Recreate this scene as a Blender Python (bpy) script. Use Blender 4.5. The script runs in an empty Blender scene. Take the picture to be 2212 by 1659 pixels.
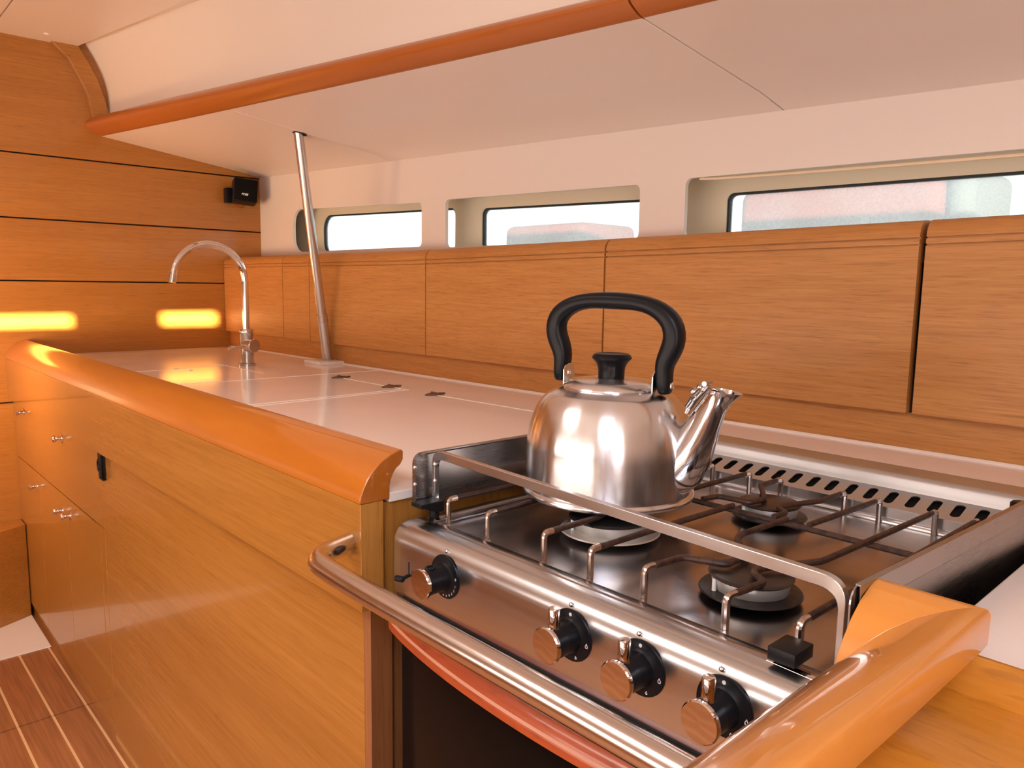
import bpy, bmesh, math, random
from mathutils import Vector, Matrix, noise
random.seed(4)
sc = bpy.context.scene
COL = sc.collection
PI = math.pi

# ------------------------------------------------------------------ camera
cd = bpy.data.cameras.new('camera'); cam = bpy.data.objects.new('camera', cd); COL.objects.link(cam)
cd.sensor_fit = 'HORIZONTAL'; cd.sensor_width = 36.0; cd.lens = 1641.0 / 2212 * 36.0
cd.clip_start = 0.01; cd.clip_end = 200
R = Matrix(((0.73557079, 0.07569553, -0.67320562), (-0.67728322, 0.10407793, -0.72832357), (0.01493501, 0.99168441, 0.12782399)))
cam.matrix_world = Matrix.Translation((0, 0, 1.095)) @ R.to_4x4()
sc.camera = cam

# ------------------------------------------------------------------ world, lights, exposure
sc.view_settings.view_transform = 'Standard'; sc.view_settings.look = 'None'
sc.view_settings.gamma = 1.0; sc.view_settings.use_curve_mapping = False
sc.view_settings.exposure = 0.0
w = bpy.data.worlds.new('World'); sc.world = w; w.use_nodes = True
w.node_tree.nodes['Background'].inputs['Color'].default_value = (0.97, 0.99, 1.0, 1)
w.node_tree.nodes['Background'].inputs['Strength'].default_value = 1.9
sc.cycles.max_bounces = 10; sc.cycles.diffuse_bounces = 6; sc.cycles.glossy_bounces = 6
sc.cycles.transparent_max_bounces = 12; sc.cycles.sample_clamp_indirect = 6.0
sc.cycles.caustics_reflective = False; sc.cycles.caustics_refractive = False

def area(name, loc, target, size, energy, color, size_y=None, spread=180):
    l = bpy.data.lights.new(name, 'AREA'); l.energy = energy; l.color = color; l.size = size; l.spread = math.radians(spread)
    if size_y: l.shape = 'RECTANGLE'; l.size_y = size_y
    o = bpy.data.objects.new(name, l); COL.objects.link(o); o.location = loc
    o.rotation_euler = (Vector(target) - Vector(loc)).to_track_quat('-Z', 'Y').to_euler()
    return o
area('hatch_light', (-0.45, 1.15, 1.812), (-0.25, 1.15, 0), 0.56, 10.5, (1.0, 0.86, 0.78), None, 120)
area('aft_hatch_light', (-0.55, -0.35, 1.812), (0.0, 0.0, 0), 0.56, 19, (0.90, 0.92, 1.0), None, 120)
area('companionway_light', (-0.95, -1.50, 1.05), (-0.2, 1.0, 1.0), 0.55, 19, (1.0, 0.90, 0.84), 1.45)
area('low_fill_light', (-1.50, 1.0, 0.78), (0.8, 1.1, 1.50), 2.4, 23, (1.0, 0.82, 0.72), 0.44)  # added low area light that fills the soffit; no window stands here
area('warm_glow_light', (0.00, 2.38, 0.86), (0.72, 2.86, 0.95), 0.22, 5.5, (1.0, 0.58, 0.27), None, 160)  # added warm light out of view for the bulkhead glow, no lamp fitting
sun = bpy.data.lights.new('sun', 'SUN'); sun.energy = 80; sun.color = (1.0, 0.84, 0.55); sun.angle = 0.010
so = bpy.data.objects.new('sun', sun); COL.objects.link(so)
so.rotation_euler = Vector((2.05, 2.05, -0.38)).to_track_quat('-Z', 'Y').to_euler()

# ------------------------------------------------------------------ materials
def newmat(name):
    m = bpy.data.materials.new(name); m.use_nodes = True
    return m, m.node_tree, m.node_tree.nodes['Principled BSDF']
def setp(p, **k):
    for a, b in k.items():
        p.inputs[a.replace('_', ' ')].default_value = b
def plain(name, col, rough=0.5, metal=0.0, coat=0.0, noise_amt=0.0, scale=30, spec=None, bump=0.0):
    m, t, p = newmat(name)
    setp(p, Base_Color=(*col, 1), Roughness=rough, Metallic=metal, Coat_Weight=coat, Coat_Roughness=0.06)
    if spec is not None: p.inputs['Specular IOR Level'].default_value = spec
    tc = t.nodes.new('ShaderNodeTexCoord'); n = t.nodes.new('ShaderNodeTexNoise'); n.inputs['Scale'].default_value = scale
    n.inputs['Detail'].default_value = 4
    t.links.new(tc.outputs['Object'], n.inputs['Vector'])
    if noise_amt:
        r = t.nodes.new('ShaderNodeMapRange'); r.inputs['To Min'].default_value = max(0.02, rough - noise_amt); r.inputs['To Max'].default_value = rough + noise_amt
        t.links.new(n.outputs['Fac'], r.inputs['Value']); t.links.new(r.outputs['Result'], p.inputs['Roughness'])
    if bump:
        b = t.nodes.new('ShaderNodeBump'); b.inputs['Strength'].default_value = bump; b.inputs['Distance'].default_value = 0.001
        t.links.new(n.outputs['Fac'], b.inputs['Height']); t.links.new(b.outputs['Normal'], p.inputs['Normal'])
    return m
def wood(name, axis, c_dark, c_light, rough=0.35, coat=0.2, fine=1.0, long=1.0, figure=0.5, coat_rough=0.1, dash=0.75):
    """veneer whose grain runs along axis (0 x, 1 y, 2 z)"""
    m, t, p = newmat(name)
    L = t.links.new
    tc = t.nodes.new('ShaderNodeTexCoord')
    def layer(a, b, det, rgh):
        mp = t.nodes.new('ShaderNodeMapping')
        s = [b, b, b]; s[axis] = a; mp.inputs['Scale'].default_value = s
        L(tc.outputs['Object'], mp.inputs['Vector'])
        n = t.nodes.new('ShaderNodeTexNoise'); n.inputs['Scale'].default_value = 1.0; n.inputs['Detail'].default_value = det; n.inputs['Roughness'].default_value = rgh
        n.inputs['Distortion'].default_value = 0.2
        L(mp.outputs['Vector'], n.inputs['Vector']); return n.outputs['Fac']
    a = layer(5.0 * long, 210.0 * fine, 5, 0.65)
    b = layer(1.2 * long, 16.0 * fine, 3, 0.55)
    c = layer(22.0 * long, 520.0 * fine, 2, 0.5)
    mx = t.nodes.new('ShaderNodeMix'); mx.data_type = 'FLOAT'; mx.inputs[0].default_value = figure
    L(a, mx.inputs[2]); L(b, mx.inputs[3])
    r = t.nodes.new('ShaderNodeValToRGB'); r.color_ramp.elements[0].position = 0.36; r.color_ramp.elements[1].position = 0.64
    r.color_ramp.elements[0].color = (*c_dark, 1); r.color_ramp.elements[1].color = (*c_light, 1)
    L(mx.outputs[0], r.inputs['Fac'])
    pr = t.nodes.new('ShaderNodeMapRange'); pr.inputs['From Min'].default_value = 0.30; pr.inputs['From Max'].default_value = 0.45
    pr.inputs['To Min'].default_value = 0.70; pr.inputs['To Max'].default_value = 1.0
    L(c, pr.inputs['Value'])
    ml = t.nodes.new('ShaderNodeMix'); ml.data_type = 'RGBA'; ml.blend_type = 'MULTIPLY'; ml.inputs[0].default_value = dash
    L(r.outputs['Color'], ml.inputs[6]); L(pr.outputs['Result'], ml.inputs[7])
    L(ml.outputs[2], p.inputs['Base Color'])
    setp(p, Roughness=rough, Coat_Weight=coat, Coat_Roughness=coat_rough)
    return m
def brushed(name, col, axis, rough=0.25, amt=0.1, stain=0.0):
    m, t, p = newmat(name); L = t.links.new
    setp(p, Base_Color=(*col, 1), Metallic=1.0, Roughness=rough)
    tc = t.nodes.new('ShaderNodeTexCoord'); mp = t.nodes.new('ShaderNodeMapping')
    s = [500, 500, 500]; s[axis] = 3; mp.inputs['Scale'].default_value = s
    n = t.nodes.new('ShaderNodeTexNoise'); n.inputs['Scale'].default_value = 1; n.inputs['Detail'].default_value = 3
    n2 = t.nodes.new('ShaderNodeTexNoise'); n2.inputs['Scale'].default_value = 14; n2.inputs['Detail'].default_value = 4
    L(tc.outputs['Object'], mp.inputs['Vector']); L(mp.outputs['Vector'], n.inputs['Vector']); L(tc.outputs['Object'], n2.inputs['Vector'])
    ad = t.nodes.new('ShaderNodeMath'); ad.operation = 'ADD'; L(n.outputs['Fac'], ad.inputs[0]); L(n2.outputs['Fac'], ad.inputs[1])
    r = t.nodes.new('ShaderNodeMapRange'); r.inputs['From Min'].default_value = 0.6; r.inputs['From Max'].default_value = 1.4
    r.inputs['To Min'].default_value = max(0.03, rough - amt); r.inputs['To Max'].default_value = rough + amt
    L(ad.outputs[0], r.inputs['Value']); L(r.outputs['Result'], p.inputs['Roughness'])
    if stain:
        rm = t.nodes.new('ShaderNodeValToRGB'); rm.color_ramp.elements[0].position = 0.30; rm.color_ramp.elements[1].position = 0.62
        rm.color_ramp.elements[0].color = tuple(c * (1 - stain) for c in col) + (1,); rm.color_ramp.elements[1].color = (*col, 1)
        L(n2.outputs['Fac'], rm.inputs['Fac']); L(rm.outputs['Color'], p.inputs['Base Color'])
    return m
def rusty(name):
    m, t, p = newmat(name); L = t.links.new
    tc = t.nodes.new('ShaderNodeTexCoord'); sep = t.nodes.new('ShaderNodeSeparateXYZ')
    n = t.nodes.new('ShaderNodeTexNoise'); n.inputs['Scale'].default_value = 120; n.inputs['Detail'].default_value = 5
    L(tc.outputs['Object'], n.inputs['Vector'])
    r = t.nodes.new('ShaderNodeValToRGB'); r.color_ramp.elements[0].position = 0.3; r.color_ramp.elements[1].position = 0.7
    r.color_ramp.elements[0].color = (0.018, 0.012, 0.012, 1); r.color_ramp.elements[1].color = (0.085, 0.040, 0.025, 1)
    L(n.outputs['Fac'], r.inputs['Fac']); L(r.outputs['Color'], p.inputs['Base Color'])
    setp(p, Roughness=0.48, Metallic=0.2)
    return m

VD, VL = (0.43, 0.178, 0.042), (0.57, 0.268, 0.080)
M = {}
M['veneer_y'] = wood('teak veneer lengthwise', 1, VD, VL, 0.50, 0.04, 1.0, 1.0, 0.35)
M['veneer_front'] = wood('glossy teak veneer', 1, (0.32, 0.130, 0.022), (0.41, 0.180, 0.036), 0.26, 0.55, 0.7, 0.8, 0.45, 0.07, 0.38)
M['veneer_x'] = wood('teak veneer athwart', 0, (0.35, 0.140, 0.022), (0.45, 0.198, 0.040), 0.34, 0.35, 0.8, 0.9, 0.40)
M['veneer_z'] = wood('teak veneer upright', 2, (0.34, 0.135, 0.022), (0.50, 0.225, 0.045), 0.5, 0.05, 0.9)
M['varnish_y'] = wood('varnished solid wood lengthwise', 1, (0.39, 0.112, 0.008), (0.48, 0.155, 0.014), 0.30, 1.0, 0.16, 0.8, 0.6, 0.03, 0.1)
M['varnish_x'] = wood('varnished solid wood athwart', 0, (0.52, 0.190, 0.030), (0.66, 0.280, 0.055), 0.30, 0.9, 0.14, 1.5, 0.6, 0.06, 0.1)
M['varnish_y2'] = wood('varnished orange wood lengthwise', 1, (0.58, 0.215, 0.032), (0.72, 0.300, 0.055), 0.30, 0.9, 0.14, 1.0, 0.6, 0.06, 0.1)
M['cornice'] = wood('satin solid wood', 1, (0.40, 0.118, 0.020), (0.46, 0.140, 0.026), 0.30, 0.25, 0.12, 0.8, 0.6, 0.2, 0.05)
M['ledge'] = wood('honey veneer tray', 1, (0.52, 0.200, 0.020), (0.70, 0.320, 0.045), 0.30, 0.4, 0.28, 1.6, 0.5, 0.1)
M['mahogany'] = wood('red mahogany', 1, (0.36, 0.060, 0.018), (0.48, 0.095, 0.026), 0.34, 0.4, 0.3, 1.5, 0.5, 0.1)
M['shade_ply'] = wood('ply with shade in colour', 2, (0.22, 0.085, 0.030), (0.32, 0.130, 0.045), 0.5, 0.05, 0.9)  # same wood as its neighbours, shade painted in as a darker, redder colour
M['edge_highlight'] = plain('painted edge highlight', (0.62, 0.30, 0.20), 0.4)
M['endgrain'] = wood('edge grain', 2, (0.36, 0.155, 0.025), (0.56, 0.270, 0.055), 0.6, 0.0, 0.8)
M['white'] = plain('warm white laminate', (0.80, 0.745, 0.71), 0.45, spec=0.4)
M['liner'] = plain('white headliner', (0.84, 0.785, 0.73), 0.36, coat=0.15, noise_amt=0.05, scale=4)
M['soffit'] = plain('white satin panel', (0.88, 0.83, 0.80), 0.40, coat=0.10, noise_amt=0.03, scale=3)
M['hull'] = plain('cream hull paint', (0.80, 0.72, 0.56), 0.5)
M['corian'] = plain('white solid surface', (0.90, 0.86, 0.85), 0.20, coat=0.35, noise_amt=0.06, scale=6)
M['joint'] = plain('white filler and seam highlight', (0.95, 0.92, 0.90), 0.35)
M['steel'] = brushed('stainless steel', (0.66, 0.70, 0.75), 1, 0.24, 0.03)
M['steel_matte'] = brushed('matte stainless steel', (0.60, 0.64, 0.68), 1, 0.38, 0.03)
M['steel_x'] = brushed('stainless steel crosswise', (0.64, 0.67, 0.71), 0, 0.24, 0.03)
M['hob'] = brushed('hob stainless', (0.50, 0.48, 0.49), 1, 0.22, 0.03, 0.25)
M['guard'] = brushed('weathered stainless guard', (0.42, 0.41, 0.41), 0, 0.28, 0.02, 0.10)
M['kettle'] = brushed('scuffed kettle steel', (0.82, 0.85, 0.90), 2, 0.22, 0.04, 0.14)
m = M['kettle']; t = m.node_tree; p = t.nodes['Principled BSDF']; tg = t.nodes.new('ShaderNodeTangent'); tg.direction_type = 'RADIAL'; tg.axis = 'Z'
t.links.new(tg.outputs['Tangent'], p.inputs['Tangent']); p.inputs['Anisotropic'].default_value = 0.85; p.inputs['Anisotropic Rotation'].default_value = 0.25
M['spout'] = plain('polished spout steel', (0.68, 0.69, 0.73), 0.10, 1.0, noise_amt=0.05, scale=20)
M['chrome'] = plain('chrome', (0.78, 0.74, 0.73), 0.06, 1.0)
M['bar_steel'] = plain('semi-polished bar steel', (0.72, 0.69, 0.68), 0.17, 1.0, noise_amt=0.04, scale=60)
M['satin'] = plain('satin nickel', (0.60, 0.57, 0.55), 0.22, 1.0)
M['aluminium'] = plain('burner aluminium', (0.62, 0.62, 0.61), 0.45, 0.7, noise_amt=0.1, scale=200)
M['sooty'] = plain('sooty enamel', (0.018, 0.015, 0.015), 0.35, 0.0, spec=0.3, noise_amt=0.15, scale=90, bump=0.4)
M['cap'] = plain('burner cap enamel', (0.030, 0.020, 0.016), 0.30, 0.0, spec=0.35, noise_amt=0.08, scale=60)
M['wire'] = rusty('burnt grate wire')
M['bare_wire'] = plain('bare grate wire', (0.55, 0.47, 0.42), 0.22, 1.0, noise_amt=0.1, scale=200)
M['bakelite'] = plain('black bakelite', (0.007, 0.008, 0.011), 0.33, spec=0.18, noise_amt=0.06, scale=60)
M['black'] = plain('black plastic', (0.009, 0.009, 0.010), 0.38, spec=0.2)
M['grille'] = plain('black speaker grille', (0.006, 0.006, 0.007), 0.75, spec=0.1, bump=0.6, scale=900)
M['glass_black'] = plain('black oven glass', (0.005, 0.004, 0.004), 0.12, spec=0.12)
M['dark'] = plain('dark void', (0.015, 0.010, 0.008), 0.8)
M['print'] = plain('white print', (0.75, 0.75, 0.75), 0.5)
M['ceramic'] = plain('white ceramic', (0.85, 0.85, 0.85), 0.3)
M['bronze'] = plain('tarnished hinge bronze', (0.17, 0.095, 0.06), 0.5, 0.35, noise_amt=0.15, scale=200)
M['red_wire'] = plain('red cable', (0.35, 0.01, 0.01), 0.5)
M['gasket'] = plain('black rubber seal', (0.015, 0.017, 0.02), 0.6)
M['tape'] = plain('cream sealing tape', (0.85, 0.70, 0.50), 0.6)
M['red_paint'] = plain('faded red paint', (0.050, 0.013, 0.010), 0.8, spec=0.0)
M['grey_paint'] = plain('pale grey paint', (0.034, 0.038, 0.042), 0.8, spec=0.0)
# sea-misted window pane: mostly clear, slightly milky with droplets
m, t, p = newmat('misted window glass'); L = t.links.new
out = t.nodes['Material Output']; t.nodes.remove(p)
tr = t.nodes.new('ShaderNodeBsdfTransparent'); tr.inputs['Color'].default_value = (0.93, 0.97, 0.97, 1)
tl = t.nodes.new('ShaderNodeBsdfTranslucent'); tl.inputs['Color'].default_value = (0.9, 0.95, 0.95, 1)
gl = t.nodes.new('ShaderNodeBsdfGlossy'); gl.inputs['Roughness'].default_value = 0.05
tc = t.nodes.new('ShaderNodeTexCoord'); n1 = t.nodes.new('ShaderNodeTexNoise'); n1.inputs['Scale'].default_value = 220; n1.inputs['Detail'].default_value = 2
n2 = t.nodes.new('ShaderNodeTexNoise'); n2.inputs['Scale'].default_value = 5
L(tc.outputs['Object'], n1.inputs['Vector']); L(tc.outputs['Object'], n2.inputs['Vector'])
mu = t.nodes.new('ShaderNodeMath'); mu.operation = 'MULTIPLY'; L(n1.outputs['Fac'], mu.inputs[0]); L(n2.outputs['Fac'], mu.inputs[1])
mr = t.nodes.new('ShaderNodeMapRange'); mr.inputs['From Min'].default_value = 0.15; mr.inputs['From Max'].default_value = 0.4
mr.inputs['To Min'].default_value = 0.28; mr.inputs['To Max'].default_value = 0.42; L(mu.outputs[0], mr.inputs['Value'])
x1 = t.nodes.new('ShaderNodeMixShader'); L(mr.outputs['Result'], x1.inputs[0]); L(tr.outputs[0], x1.inputs[1]); L(tl.outputs[0], x1.inputs[2])
x2 = t.nodes.new('ShaderNodeMixShader'); x2.inputs[0].default_value = 0.05; L(x1.outputs[0], x2.inputs[1]); L(gl.outputs[0], x2.inputs[2])
L(x2.outputs[0], out.inputs['Surface']); M['pane'] = m
# teak and holly sole: brown planks along y with pale seams
m, t, p = newmat('teak and holly sole'); L = t.links.new
tc = t.nodes.new('ShaderNodeTexCoord'); sp = t.nodes.new('ShaderNodeSeparateXYZ'); L(tc.outputs['Object'], sp.inputs[0])
def mth(op, a, b=None):
    q = t.nodes.new('ShaderNodeMath'); q.operation = op
    for i, v in enumerate((a, b)):
        if v is None: continue
        if isinstance(v, (int, float)): q.inputs[i].default_value = v
        else: L(v, q.inputs[i])
    return q.outputs[0]
fr = mth('FRACT', mth('DIVIDE', mth('SUBTRACT', sp.outputs['X'], 0.4285 - 3.0), 0.0755))
seam = mth('LESS_THAN', fr, 0.075)
mp = t.nodes.new('ShaderNodeMapping'); mp.inputs['Scale'].default_value = (160, 5, 1); L(tc.outputs['Object'], mp.inputs['Vector'])
n = t.nodes.new('ShaderNodeTexNoise'); n.inputs['Scale'].default_value = 1; n.inputs['Detail'].default_value = 4; L(mp.outputs[0], n.inputs['Vector'])
rp = t.nodes.new('ShaderNodeValToRGB'); rp.color_ramp.elements[0].position = 0.3; rp.color_ramp.elements[1].position = 0.7
rp.color_ramp.elements[0].color = (0.25, 0.100, 0.040, 1); rp.color_ramp.elements[1].color = (0.40, 0.165, 0.065, 1); L(n.outputs['Fac'], rp.inputs['Fac'])
mx = t.nodes.new('ShaderNodeMix'); mx.data_type = 'RGBA'; L(seam, mx.inputs[0]); L(rp.outputs[0], mx.inputs[6]); mx.inputs[7].default_value = (0.75, 0.50, 0.26, 1)
L(mx.outputs[2], p.inputs['Base Color']); setp(p, Roughness=0.32, Coat_Weight=0.3, Coat_Roughness=0.12); M['sole'] = m

# ------------------------------------------------------------------ object helpers
def origin(o):
    v = Vector((0, 0, 0))
    while o is not None: v = v + o.location; o = o.parent
    return v
def tag(o, label=None, cat=None, group=None, kind=None):
    if label: o['label'] = label
    if cat: o['category'] = cat
    if group: o['group'] = group
    if kind: o['kind'] = kind
    return o
def thing(name, label, cat, loc, group=None):
    o = bpy.data.objects.new(name, None); COL.objects.link(o); o.location = loc; o.empty_display_size = 0.02
    return tag(o, label, cat, group)
class B:
    """collects shapes in world coordinates, built as ONE mesh"""
    def __init__(s): s.bm = bmesh.new()
    def box(s, lo, hi, bev=0.0, rot=None, piv=None, seg=2):
        lo = Vector(lo); hi = Vector(hi); c = (lo + hi) / 2; d = hi - lo
        r = bmesh.ops.create_cube(s.bm, size=1.0); vs = r['verts']
        for v in vs: v.co = Vector((v.co.x * d.x, v.co.y * d.y, v.co.z * d.z)) + c
        if bev:
            es = list({e for v in vs for e in v.link_edges})
            rr = bmesh.ops.bevel(s.bm, geom=es, offset=bev, segments=seg, profile=0.5, affect='EDGES')
            vs = list({v for f in rr['faces'] for v in f.verts} | {v for v in vs if v.is_valid})
        if rot is not None:
            piv = Vector(piv if piv is not None else c)
            for v in vs: v.co = rot @ (v.co - piv) + piv
        return s
    def loft(s, rings, closed=True, cap=True):
        """rings: lists of points, same count"""
        V = [[s.bm.verts.new(Vector(p)) for p in r] for r in rings]
        n = len(rings[0]); m = n if closed else n - 1
        for a, b in zip(V[:-1], V[1:]):
            for i in range(m):
                j = (i + 1) % n
                try: s.bm.faces.new((a[i], a[j], b[j], b[i]))
                except ValueError: pass
        if cap and closed:
            for r in (V[0], V[-1]):
                try: s.bm.faces.new(r)
                except ValueError: pass
        return s
    def lathe(s, prof, c=(0, 0, 0), axis=(0, 0, 1), n=48):
        """prof: (r, h) list along axis from c"""
        c = Vector(c); a = Vector(axis).normalized(); u = a.orthogonal().normalized(); v = a.cross(u)
        rings = []
        for r, h in prof:
            r = max(r, 1e-5)
            rings.append([c + a * h + (u * math.cos(2 * PI * i / n) + v * math.sin(2 * PI * i / n)) * r for i in range(n)])
        return s.loft(rings)
    def cyl(s, p0, p1, r, n=20, r1=None, bev=0.0):
        p0 = Vector(p0); p1 = Vector(p1); h = (p1 - p0).length; r1 = r if r1 is None else r1
        pr = [(r, 0), (r1, h)] if not bev else [(r - bev, 0), (r, bev), (r1, h - bev), (r1 - bev, h)]
        return s.lathe(pr, p0, p1 - p0, n)
    def tube(s, path, r, n=12, fillet=0.0, closed=False, ry=None, up=None):
        P = [Vector(p) for p in path]
        if fillet: P = round_path(P, fillet)
        rr = r if callable(r) else (lambda k: r)
        T = []
        for i in range(len(P)):
            a = P[max(i - 1, 0)]; b = P[min(i + 1, len(P) - 1)]; T.append((b - a).normalized())
        U = (Vector(up) if up is not None else T[0].orthogonal())
        rings = []
        for i, p in enumerate(P):
            t_ = T[i]; U = (U - t_ * U.dot(t_)).normalized(); W = t_.cross(U)
            k = i / (len(P) - 1); q = rr(k); q2 = q if ry is None else (ry(k) if callable(ry) else ry)
            rings.append([p + U * math.cos(2 * PI * j / n) * q + W * math.sin(2 * PI * j / n) * q2 for j in range(n)])
        return s.loft(rings)
    def ball(s, c, r, sc_=(1, 1, 1), n=16, rot=None):
        q = bmesh.ops.create_uvsphere(s.bm, u_segments=n, v_segments=n // 2, radius=r)
        for v in q['verts']:
            v.co = Vector((v.co.x * sc_[0], v.co.y * sc_[1], v.co.z * sc_[2]))
            if rot is not None: v.co = rot @ v.co
            v.co += Vector(c)
        return s
    def holed(s, outer, holes, fn, thick):
        """flat sheet in (u,v) with holes; fn(u,v,d) -> world; d 0..thick"""
        loops = [outer] + list(holes); es = []; vs0 = []
        b2 = bmesh.new()
        for lp in loops:
            vv = [b2.verts.new((a, b, 0)) for a, b in lp]; vs0 += vv
            for i in range(len(vv)): es.append(b2.edges.new((vv[i], vv[(i + 1) % len(vv)])))
        bmesh.ops.triangle_fill(b2, use_beauty=True, use_dissolve=False, edges=es)
        b2.verts.index_update()
        co = [v.co.copy() for v in b2.verts]; fs = [[v.index for v in f.verts] for f in b2.faces]
        bd = [(e.verts[0].index, e.verts[1].index) for e in b2.edges if len(e.link_faces) == 1]
        b2.free()
        F = [s.bm.verts.new(fn(c.x, c.y, 0)) for c in co]; K = [s.bm.verts.new(fn(c.x, c.y, thick)) for c in co]
        for f in fs:
            s.bm.faces.new([F[i] for i in f]); s.bm.faces.new([K[i] for i in reversed(f)])
        for a, b in bd: s.bm.faces.new((F[a], F[b], K[b], K[a]))
        return s
    def build(s, name, mat, parent=None, smooth=True, bevel=0.0, base=None, angle=35, sub=0):
        bm = s.bm
        bmesh.ops.remove_doubles(bm, verts=bm.verts, dist=1e-6)
        bmesh.ops.recalc_face_normals(bm, faces=bm.faces)
        if parent is None:
            if base is None:
                xs = [v.co.x for v in bm.verts]; ys = [v.co.y for v in bm.verts]; zs = [v.co.z for v in bm.verts]
                base = Vector(((min(xs) + max(xs)) / 2, (min(ys) + max(ys)) / 2, min(zs)))
            org = Vector(base)
        else: org = origin(parent)
        for v in bm.verts: v.co -= org
        me = bpy.data.meshes.new(name); bm.to_mesh(me); bm.free()
        o = bpy.data.objects.new(name, me); COL.objects.link(o)
        if parent is None: o.location = org
        else: o.parent = parent
        me.materials.append(M[mat])
        if smooth:
            me.polygons.foreach_set('use_smooth', [True] * len(me.polygons))
            try: me.set_sharp_from_angle(angle=math.radians(angle))
            except Exception: pass
        if bevel:
            md = o.modifiers.new('bevel', 'BEVEL'); md.width = bevel; md.segments = 2; md.limit_method = 'ANGLE'; md.angle_limit = math.radians(40)
            md.harden_normals = False
        if sub:
            md = o.modifiers.new('sub', 'SUBSURF'); md.levels = sub; md.render_levels = sub
        return o
def round_path(P, r, k=6):
    out = [P[0]]
    for i in range(1, len(P) - 1):
        a, b, c = P[i - 1], P[i], P[i + 1]
        d1 = (a - b); d2 = (c - b); q = min(r, d1.length * .48, d2.length * .48)
        s0 = b + d1.normalized() * q; s1 = b + d2.normalized() * q
        for j in range(k + 1):
            u = j / k; out.append(s0 * (1 - u) ** 2 + b * 2 * u * (1 - u) + s1 * u * u)
    out.append(P[-1]); return out
def interp(tab, y):
    tab = sorted(tab)
    if y <= tab[0][0]: (a, b), (c, d) = tab[0], tab[1]
    elif y >= tab[-1][0]: (a, b), (c, d) = tab[-2], tab[-1]
    else:
        for (a, b), (c, d) in zip(tab[:-1], tab[1:]):
            if a <= y <= c: break
    return b + (d - b) * (y - a) / (c - a)
def smooth_interp(tab, y):
    return sum(interp(tab, y + d) for d in (-.12, -.06, 0, .06, .12)) / 5
def rrect(u0, v0, u1, v1, r, k=6):
    """rounded rectangle; r = (r_u0v0, r_u1v0, r_u1v1, r_u0v1); v1 may be a pair (v1 at u0, v1 at u1)"""
    if not isinstance(r, tuple): r = (r,) * 4
    va, vb = v1 if isinstance(v1, tuple) else (v1, v1)
    P = []
    for (cu, cv, s0, rr) in ((u0 + r[0], v0 + r[0], PI, r[0]), (u1 - r[1], v0 + r[1], 1.5 * PI, r[1]), (u1 - r[2], vb - r[2], 0, r[2]), (u0 + r[3], va - r[3], .5 * PI, r[3])):
        for j in range(k + 1):
            a = s0 + .5 * PI * j / k; P.append((cu + rr * math.cos(a), cv + rr * math.sin(a)))
    return P
def frange(a, b, n): return [a + (b - a) * i / n for i in range(n + 1)]

# ------------------------------------------------------------------ key dimensions (metres; x to the hull, y forward, z up)
CT = 0.850                                                     # worktop height
BK = 2.86                                                      # bulkhead
xback = lambda y: smooth_interp([(-1.2, 1.275), (.28, 1.247), (.76, 1.236), (1.27, 1.220), (1.7, 1.203), (2.05, 1.192), (2.42, 1.187), (2.64, 1.182), (2.86, 1.176), (3.0, 1.17)], y)
xwall = lambda y: 1.308 + 0.0167 * (BK - y)                    # white lining above the lockers
ztop = lambda y: 1.186 + max(0, 1.7 - y) * 0.0135              # top of the locker fronts
def zsof(x, y):
    z = 1.571 - 0.1441 * (x - 0.753) + 0.02975 * (y - BK)
    return z
xtrim = lambda y: smooth_interp([(-1.2, .95), (-.2, .938), (.613, .923), (.725, .917), (1.106, .892), (1.475, .864), (2.22, .807), (2.86, .753), (3.0, .741)], y)

# ------------------------------------------------------------------ structure
b = B(); b.box((-1.62, -1.6, -0.04), (0.52, 2.095, 0.0)); b.box((-1.62, 2.101, -0.04), (0.52, BK + .02, 0.0)); b.box((-1.62, -1.6, -0.06), (1.5, BK + .02, -0.041))
tag(b.build('floor', 'sole', smooth=False, base=(0, 0, 0)), kind='structure')
# bulkhead of broad boards with V-grooves
b = B()
zs = [0.0, .70, 1.089, 1.286, 1.487, 1.90]
for z0, z1 in zip(zs[:-1], zs[1:]): b.box((-1.62, BK, z0 + .0022), (1.50, BK + .02, z1 - .0022), 0.0012, seg=1)
tag(b.build('wall_forward', 'veneer_x', smooth=False, base=(0, BK, 0)), kind='structure')
tag(B().box((-1.62, BK + .012, -.02), (1.5, BK + .03, 1.95)).build('trim_1', 'dark', smooth=False), 'dark gap behind the bulkhead boards', kind='structure')
# curved raised wood rib on the bulkhead beside the cabin side
outer = [(.783, 1.640), (.783, 1.644), (.770, 1.696), (.753, 1.749), (.727, 1.799), (.706, 1.833), (.690, 1.86)]
inner = [(.730, 1.600), (.733, 1.628), (.720, 1.696), (.696, 1.749), (.672, 1.795), (.635, 1.830), (.610, 1.86)]
b = B(); ring = [(a, z) for a, z in outer] + [(a, z) for a, z in reversed(inner)]
b.loft([[(a, BK - .022, z) for a, z in ring], [(a, BK - .0005, z) for a, z in ring]])
tag(b.build('trim_2', 'veneer_x', smooth=False, bevel=.002), kind='structure')
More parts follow.
